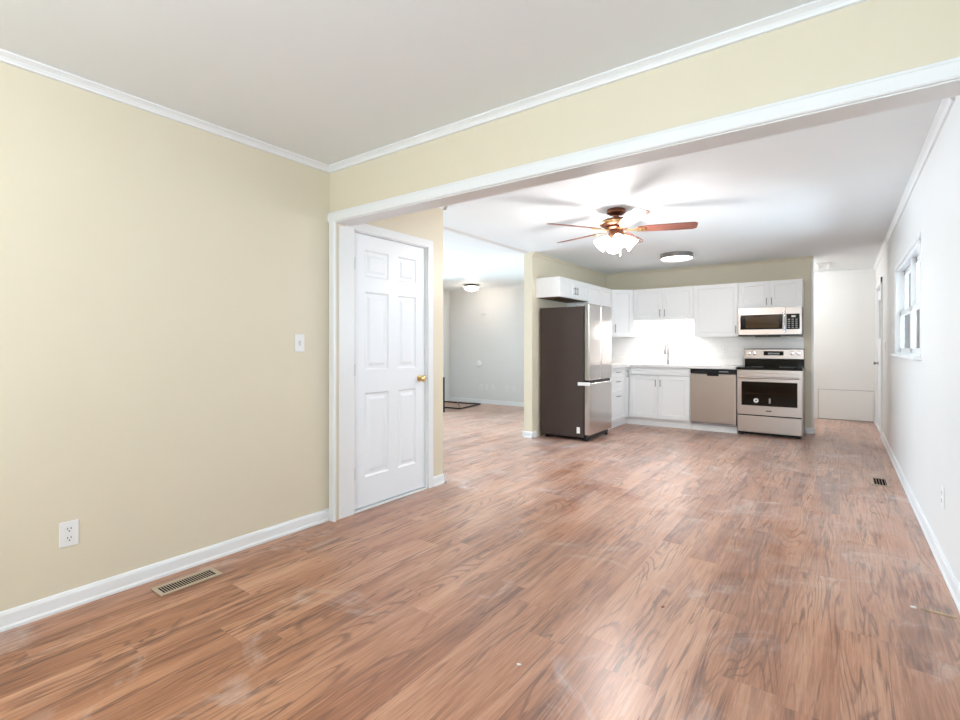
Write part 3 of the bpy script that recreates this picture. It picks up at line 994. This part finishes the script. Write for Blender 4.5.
obj('drawer', boxm((RX0 + 0.003, RX1 - 0.003, RY, RY + 0.055, 0.045, 0.266)), STEEL, r, bevel=0.006)
obj('drawer_gap', boxm((RX0 + 0.006, RX1 - 0.006, RY + 0.02, RY + 0.062, 0.266, 0.282)), BLACK, r)
for (x, y) in ((RX0 + 0.05, RY + 0.08), (RX1 - 0.05, RY + 0.08), (RX0 + 0.05, YK - 0.08), (RX1 - 0.05, YK - 0.08)):
    obj('foot', lathe(bm_new(), [(0.02, 0), (0.02, 0.03)], 14, Matrix.Translation((x, y, 0))), RUBBER, r)
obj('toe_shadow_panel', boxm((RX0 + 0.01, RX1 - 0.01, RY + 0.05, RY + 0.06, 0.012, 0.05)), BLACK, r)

# ------------------------------------------------------------------ microwave
MX0, MX1, MY, MZ0, MZ1 = -1.160, -0.410, 7.82, 1.335, 1.733
r = thing('microwave_oven', 'stainless over-the-range microwave above the electric range', 'microwave', ((MX0 + MX1) / 2, MY, MZ0))
obj('body', boxm((MX0, MX1, MY + 0.045, YK - 0.012, MZ0 + 0.012, MZ1)), GREYP, r)
dxr = MX1 - 0.185
wz0, wz1 = MZ0 + 0.10, MZ1 - 0.095
dr = obj('door', boxm((MX0, dxr, MY, MY + 0.045, MZ0 + 0.03, wz0), (MX0, dxr, MY, MY + 0.045, wz1, MZ1), (MX0, MX0 + 0.025, MY, MY + 0.045, wz0, wz1), (dxr - 0.03, dxr, MY, MY + 0.045, wz0, wz1)), STEEL, r)
obj('door_window', boxm((MX0 + 0.025, dxr - 0.03, MY + 0.003, MY + 0.04, wz0, wz1)), BLACKGLASS, dr)
obj('viewing_mesh', boxm((MX0 + 0.09, dxr - 0.075, MY + 0.002, MY + 0.003, wz0 + 0.022, wz1 - 0.018)), BROWNGLASS, dr)
bm = bm_new()
tube(bm, [(dxr - 0.012, MY - 0.035, wz0 - 0.04), (dxr - 0.012, MY - 0.035, wz1 + 0.03)], 0.011, 12)
for z in (wz0 - 0.02, wz1 + 0.01):
    tube(bm, [(dxr - 0.012, MY, z), (dxr - 0.012, MY - 0.035, z)], 0.008)
obj('handle', bm, CHROME, dr, smooth=True)
cp = obj('control_panel', boxm((dxr + 0.003, MX1, MY, MY + 0.045, MZ0 + 0.03, MZ1)), STEEL, r)
obj('keypad', boxm((dxr + 0.012, MX1 - 0.022, MY - 0.001, MY, wz0 - 0.002, wz1)), BLACKGLASS, cp)
obj('keys', boxm(*[(dxr + 0.03 + 0.042 * i, dxr + 0.055 + 0.042 * i, MY - 0.002, MY - 0.001, wz0 + 0.015 + 0.027 * j, wz0 + 0.028 + 0.027 * j) for i in range(3) for j in range(5)]), GREYP, cp)
obj('display', boxm((dxr + 0.07, dxr + 0.118, MY - 0.0025, MY - 0.001, wz1 - 0.045, wz1 - 0.022)), PLASTIC, cp)
obj('bottom_vent', boxm((MX0, MX1, MY + 0.008, MY + 0.045, MZ0 + 0.012, MZ0 + 0.03), (MX0 + 0.2, MX1 - 0.25, MY + 0.05, MY + 0.2, MZ0, MZ0 + 0.012)), BLACK, r)

# ------------------------------------------------------------------ electrical plates
def outlet(label, loc, rotz, group=None, name='wall_outlet'):
    """duplex outlet on a wall whose outward normal is local -y; loc = centre of the plate's back"""
    r = thing(name, label, 'outlet', loc, rotz, group)
    obj('plate', boxm((-0.036, 0.036, -0.006, 0, -0.058, 0.058)), PLASTIC, r, world=False, bevel=0.003)
    for dz in (-0.021, 0.021):
        bm = lathe(bm_new(), [(0.0165, 0.006), (0.0165, 0.0085), (0, 0.0085)], 24, Matrix.Translation((0, 0, dz)) @ Matrix.Rotation(PI / 2, 4, 'X'))
        rc = obj('receptacle', bm, PLASTIC, r, world=False)
        obj('slots', boxm((-0.0075, -0.0050, -0.0090, -0.0084, dz + 0.0, dz + 0.009), (0.0050, 0.0075, -0.0090, -0.0084, dz + 0.0, dz + 0.009),
                          (-0.0025, 0.0025, -0.0090, -0.0084, dz - 0.010, dz - 0.005)), SLOT, rc, world=False)
    return r


def switch(label, loc, rotz):
    r = thing('light_switch', label, 'switch', loc, rotz)
    obj('plate', boxm((-0.036, 0.036, -0.006, 0, -0.058, 0.058)), PLASTIC, r, world=False, bevel=0.003)
    bm = bm_new()
    prism(bm, [(0, -0.006, -0.012), (0, -0.006, 0.012), (0, -0.017, 0.010), (0, -0.014, 0.002)], (0.010, 0, 0), (-0.005, 0, 0))
    obj('toggle', bm, PLASTIC, r, world=False)
    obj('toggle_slot', boxm((-0.007, 0.007, -0.0066, -0.006, -0.014, 0.014)), GREYP, r, world=False)
    return r


R90 = PI / 2
o_left = outlet('white duplex outlet low on the beige left wall', (XL, 0.747, 0.340), R90)
switch('white toggle light switch on the beige left wall', (XL, 1.95, 1.222), R90)
dup(o_left, (XR, 3.66, 0.383), -R90, 'white outlet plate low on the right wall beside the window wall baseboard')
switch('white switch plate on the right wall just beyond the window', (XR, 6.78, 1.40), -R90)
switch('small white switch plate between the window and the side door', (XR, 7.90, 1.20), -R90)
for x, lab in ((-2.745, 'white outlet on the tile backsplash left of the faucet, near the corner'), (-2.50, 'white outlet on the tile backsplash just left of the faucet'),
               (-1.40, 'white outlet on the tile backsplash above the dishwasher')):
    dup(o_left, (x, YK - 0.0105, 1.135), 0, lab)
LAB = ['far white outlet plate nearest the thermostat on the living room wall', 'middle plate of the three white outlets on the far living room wall',
       'last plate of the three white outlets below the thermostat', 'white outlet plate near the kitchen wall pillar, first of two', 'white outlet plate closest to the kitchen wall pillar']
for x, lab in zip((-6.19, -6.04, -5.89, -5.53, -5.36), LAB):
    dup(o_left, (x, YB, 0.34), 0, lab)
# thermostat and cover plate on the far living room wall
r = thing('thermostat', 'round white thermostat on the far living room wall', 'thermostat', (-6.256, YB, 0.83))
bm = lathe(bm_new(), [(0.075, 0), (0.075, 0.012), (0.066, 0.022), (0.045, 0.026), (0, 0.026)], 28, Matrix.Translation((-6.256, YB, 0.83)) @ Matrix.Rotation(PI / 2, 4, 'X'))
obj('body', bm, PLASTIC, r, smooth=True)
obj('dial', lathe(bm_new(), [(0.035, 0.0262), (0.033, 0.032), (0, 0.032)], 24, Matrix.Translation((-6.256, YB, 0.83)) @ Matrix.Rotation(PI / 2, 4, 'X')), PLASTIC, r, smooth=True)
r = thing('door_chime', 'small white box high on the far living room wall', 'chime', (-6.138, YB, 1.89))
obj('cover', boxm((-6.18, -6.09, YB - 0.03, YB, 1.865, 1.92)), PLASTIC, r, bevel=0.005)
obj('speaker_slots', boxm(*[(-6.165, -6.105, YB - 0.0312, YB - 0.03, 1.875 + 0.012 * i, 1.879 + 0.012 * i) for i in range(3)]), GREYP, r)

# ------------------------------------------------------------------ registers and vents
def register(label, loc, rotz, L, Wd, n, mat, inner):
    r = thing('floor_register', label, 'floor vent', loc, rotz)
    b_ = 0.022
    bm = bm_new()
    hl, hw = L / 2, Wd / 2
    box(bm, -hl, hl, -hw, -hw + b_, 0.0005, 0.006); box(bm, -hl, hl, hw - b_, hw, 0.0005, 0.006)
    box(bm, -hl, -hl + b_, -hw + b_, hw - b_, 0.0005, 0.006); box(bm, hl - b_, hl, -hw + b_, hw - b_, 0.0005, 0.006)
    obj('frame', bm, mat, r, world=False, bevel=0.002)
    obj('duct_opening', boxm((-hl + b_, hl - b_, -hw + b_, hw - b_, 0.0005, 0.0015)), SLOT, r, world=False)
    bm = bm_new()
    step = (L - 2 * b_) / n
    for i in range(1, n):
        x = -hl + b_ + step * i
        box(bm, x - step * 0.15, x + step * 0.15, -hw + b_, hw - b_, 0.002, 0.0032)
    obj('louvers', bm, inner, r, world=False)
    return r


register('long almond floor register beside the left wall baseboard', (-2.695, 1.185, 0), R90, 0.295, 0.125, 21, TAN, TAN)
r = thing('floor_register', 'small dark floor register with pale rim near the right wall', 'floor vent', (0.285, 5.64, 0), R90)
obj('frame', boxm((-0.15, 0.15, -0.062, -0.045, 0.0005, 0.006), (-0.15, 0.15, 0.045, 0.062, 0.0005, 0.006), (-0.15, -0.13, -0.045, 0.045, 0.0005, 0.006), (0.13, 0.15, -0.045, 0.045, 0.0005, 0.006)), TAN, r, world=False)
obj('duct_opening', boxm((-0.13, 0.13, -0.045, 0.045, 0.0005, 0.0015)), SLOT, r, world=False)
obj('louvers', boxm(*[(-0.13, 0.13, -0.04 + 0.02 * i, -0.034 + 0.02 * i, 0.002, 0.005) for i in range(5)]), BRONZE, r, world=False)
r = thing('ceiling_vent', 'white louvred air vent on the passage ceiling', 'vent', (-0.21, 9.25, H - 0.014))
obj('frame', boxm((-0.30 + 0.012, -0.12, 8.95, 8.98, H - 0.014, H - 0.0005), (-0.288, -0.12, 9.52, 9.55, H - 0.014, H - 0.0005), (-0.288, -0.265, 8.98, 9.52, H - 0.014, H - 0.0005), (-0.145, -0.12, 8.98, 9.52, H - 0.014, H - 0.0005)), PLASTIC, r)
obj('louvers', boxm(*[(-0.265, -0.145, 9.0 + 0.04 * i, 9.022 + 0.04 * i, H - 0.010, H - 0.002) for i in range(13)]), PLASTIC, r)
# board screwed over the low opening in the end wall
r = thing('access_panel', 'low white board covering the foot of the passage end wall', 'panel', (0.07, YE, 0))
obj('board', boxm((-0.29, 0.43, YE - 0.016, YE - 0.001, 0.012, 0.487)), GREIGE, r, bevel=0.002)
obj('gap_strip', boxm((-0.295, 0.435, YE - 0.006, YE - 0.001, 0.487, 0.496), (-0.297, -0.2905, YE - 0.006, YE - 0.001, 0.0, 0.487), (-0.29, 0.43, YE - 0.006, YE - 0.001, 0.0, 0.012)), GREYP, r)

# ------------------------------------------------------------------ ceiling lights
def flush_dome(label, x, y, power, col):
    r = thing('ceiling_light', label, 'ceiling light', (x, y, H))
    Mx = Matrix.Translation((0, 0, 0))
    obj('rim', lathe(bm_new(), [(0.0, -0.0005), (0.09, -0.0005), (0.15, -0.022), (0.165, -0.038), (0.160, -0.045), (0.15, -0.045)], 36, Mx, cap=False), DARKCHROME, r, world=False, smooth=True)
    obj('glass_dome', lathe(bm_new(), [(0.150, -0.044), (0.145, -0.07), (0.118, -0.10), (0.07, -0.122), (0.0, -0.13)], 36, Mx, cap=False), DOME_GLASS, r, world=False, smooth=True)
    obj('finial', lathe(bm_new(), [(0.012, -0.129), (0.014, -0.138), (0.006, -0.15), (0, -0.151)], 16, Mx, cap=False), DARKCHROME, r, world=False, smooth=True)
    point('ceiling_light_glow', (x, y, H - 0.19), power, col, 0.1)
    return r


flush_dome('flush dome ceiling light glowing in the far living room', -5.98, 7.98, 7, (1.0, 0.86, 0.74))
flush_dome('added dome ceiling light behind the viewer to brighten the front room', -1.5, -0.75, 42, (1.0, 0.97, 0.92))  # unseen fixture invented to light the front room
flush_dome('unseen dome ceiling light added behind the kitchen wall to brighten the passage', -1.1, 9.1, 62, (0.92, 0.95, 1.0))  # hidden fixture invented to light the dark passage end
lx, ly = -1.775, 6.95
r = thing('disc_light', 'flat round drum ceiling light with grey rim near the kitchen', 'ceiling light', (lx, ly, H))
obj('rim', lathe(bm_new(), [(0.0, -0.0005), (0.205, -0.0005), (0.205, -0.060), (0.196, -0.060), (0.196, -0.01)], 48, cap=False), DARKCHROME, r, world=False, smooth=True)
obj('diffuser', lathe(bm_new(), [(0.195, -0.030), (0.195, -0.064), (0.185, -0.070), (0, -0.072)], 48, cap=False), DISC_GLASS, r, world=False, smooth=True)

# ------------------------------------------------------------------ ceiling fan
fx, fy = -1.643, 4.375
r = thing('ceiling_fan', 'five-blade ceiling fan with copper motor and lit glass shades', 'ceiling fan', (fx, fy, H))
obj('canopy', lathe(bm_new(), [(0.0, -0.0005), (0.078, -0.0005), (0.085, -0.012), (0.083, -0.035), (0.060, -0.050), (0.028, -0.055), (0.024, -0.085), (0, -0.085)], 36, cap=False), BRONZE, r, world=False, smooth=True)
mh = obj('motor_housing', lathe(bm_new(), [(0, -0.080), (0.06, -0.082), (0.115, -0.095), (0.138, -0.112), (0.142, -0.135), (0.128, -0.150), (0.10, -0.158), (0, -0.160)], 40, cap=False), BRONZE, r, world=False, smooth=True)
obj('band', lathe(bm_new(), [(0.143, -0.122), (0.146, -0.126), (0.146, -0.132), (0.143, -0.138)], 40, cap=False), BRASS, mh, world=False, smooth=True)
obj('flywheel', lathe(bm_new(), [(0, -0.1605), (0.095, -0.161), (0.100, -0.172), (0.085, -0.186), (0.05, -0.190), (0, -0.190)], 36, cap=False), BRONZE, r, world=False, smooth=True)
obj('switch_housing', lathe(bm_new(), [(0, -0.190), (0.062, -0.192), (0.068, -0.215), (0.058, -0.245), (0.03, -0.258), (0, -0.260)], 32, cap=False), BRONZE, r, world=False, smooth=True)
ZB = -0.187
for k5 in range(5):
    a = math.radians(20 + 72 * k5)
    Mb = Matrix.Rotation(a, 4, 'Z') @ Matrix.Translation((0, 0, ZB)) @ Matrix.Rotation(math.radians(-12), 4, 'X')
    bm = bm_new()
    out = [(0.185, -0.048), (0.30, -0.060), (0.50, -0.068), (0.655, -0.066), (0.678, -0.05), (0.682, -0.03), (0.682, 0.03), (0.678, 0.05), (0.655, 0.066), (0.50, 0.068), (0.30, 0.060), (0.185, 0.048)]
    prism(bm, [(x, y, -0.003) for x, y in out], (0, 0, 0.006), (0, 0, 0))
    b5 = obj('blade', bm, BLADE, r, world=False)
    b5.matrix_local = Mb
    bm = bm_new()
    prism(bm, [(0.085, -0.016, -0.010), (0.17, -0.014, -0.010), (0.20, -0.035, -0.010), (0.245, -0.030, -0.010), (0.262, 0, -0.010), (0.245, 0.030, -0.010), (0.20, 0.035, -0.010), (0.17, 0.014, -0.010), (0.085, 0.016, -0.010)],
          (0, 0, 0.006), (0, 0, 0))
    for px, py in ((0.212, -0.018), (0.212, 0.018), (0.24, 0)):
        lathe(bm, [(0.006, -0.0135), (0.006, -0.010)], 10, Matrix.Translation((px, py, 0)))
    obj('blade_arm', bm, BRASS, b5, world=False)
lk = obj('light_kit', lathe(bm_new(), [(0, -0.258), (0.050, -0.259), (0.055, -0.268), (0.03, -0.285), (0.012, -0.292), (0, -0.294)], 28, cap=False), BRASS, r, world=False, smooth=True)
for k4 in range(4):
    a = math.radians(30 + 90 * k4)
    Ms = Matrix.Rotation(a, 4, 'Z') @ Matrix.Translation((0.055, 0, -0.240)) @ Matrix.Rotation(math.radians(-48), 4, 'Y') @ Matrix.Scale(0.9, 4)
    bm = lathe(bm_new(), [(0.024, -0.015), (0.030, -0.035), (0.048, -0.065), (0.057, -0.095), (0.062, -0.125), (0.074, -0.150), (0.071, -0.150), (0.058, -0.123), (0.052, -0.095), (0.043, -0.066), (0.024, -0.036)], 24, Ms, cap=False)
    sh = obj('lamp_shade', bm, FAN_GLASS, lk, world=False, smooth=True)
    obj('socket', lathe(bm_new(), [(0.0, 0.01), (0.018, 0.008), (0.024, -0.004), (0.024, -0.02), (0, -0.02)], 18, Ms, cap=False), BRASS, lk, world=False, smooth=True)
for (dx, dy, L) in ((0.035, 0.02, 0.09), (-0.03, -0.03, 0.07)):
    bm = tube(bm_new(), [(dx, dy, -0.25), (dx, dy, -0.31 - L)], 0.0018, 6)
    lathe(bm, [(0.0, 0), (0.007, -0.006), (0.006, -0.022), (0, -0.026)], 10, Matrix.Translation((dx, dy, -0.31 - L)), cap=False)
    obj('pull_chain', bm, BRASS, r, world=False)
point('fan_light_glow', (fx, fy, H - 0.42), 52, (1.0, 0.96, 0.95), 0.16)

# ------------------------------------------------------------------ things on the floor
r = thing('metal_frame', 'black metal bed frame rails lying on the far living room floor', 'frame', (-6.3, 7.9, 0))
zf = 0.016
A, B_, C_, D_ = (-7.0, 8.25, zf), (-6.02, 8.33, zf), (-5.87, 7.48, zf), (-6.30, 7.46, zf)
zf = 0.016
obj('outer_rail', tube(bm_new(), [A, (-6.41, 8.27, zf), B_], 0.014, 8), BLACK, r)
obj('inner_rail', tube(bm_new(), [B_, C_, D_], 0.014, 8), BLACK, r)
obj('cross_bar', tube(bm_new(), [(-6.56, 8.27, zf), C_], 0.012, 8), BLACK, r)
obj('end_rail', tube(bm_new(), [D_, (-6.10, 7.2, zf), (-5.90, 7.03, zf)], 0.014, 8), BLACK, r)
obj('headboard_post', boxm((-6.15, -5.862, 6.97, 7.01, 0, 0.64)), BLACK, r, bevel=0.004)


def chip(label, x, y, s, mat, rot):
    bm = bm_new()
    n = 6
    pts = [(s * (0.7 + 0.5 * random.random()) * math.cos(2 * PI * i / n), 0.6 * s * (0.7 + 0.5 * random.random()) * math.sin(2 * PI * i / n), 0) for i in range(n)]
    prism(bm, pts, (0, 0, 0.003), (0, 0, 0.0004))
    o = tag(obj('paint_chip', bm, mat), label, 'debris')
    o.location = (x, y, 0)
    o.rotation_euler = (0, 0, rot)
    return o


chip('small white paint chip on the floor in the middle foreground', -0.98, 1.605, 0.011, CHIP, 0.4)
chip('small dark chip on the floor further toward the right', -0.66, 2.35, 0.011, BRONZE, 1.2)
r = thing('wood_splinter', 'pale wood splinter lying on the floor beside the right wall', 'debris', (0.36, 3.0, 0))
bm = bm_new()
prism(bm, [(0, 0, 0.0005), (0.05, 0.004, 0.0005), (0.12, -0.004, 0.0005), (0.115, -0.010, 0.0005), (0.05, -0.006, 0.0005)], (0, 0, 0.005), (0.30, 3.02, 0))
obj('shard', bm, SPLINTER, r)
bm = bm_new()
prism(bm, [(0, 0, 0.0005), (0.016, 0.008, 0.0005), (0.022, -0.006, 0.0005), (0.006, -0.010, 0.0005)], (0, 0, 0.005), (0.262, 3.02, 0))
obj('flake', bm, CHIP, r)
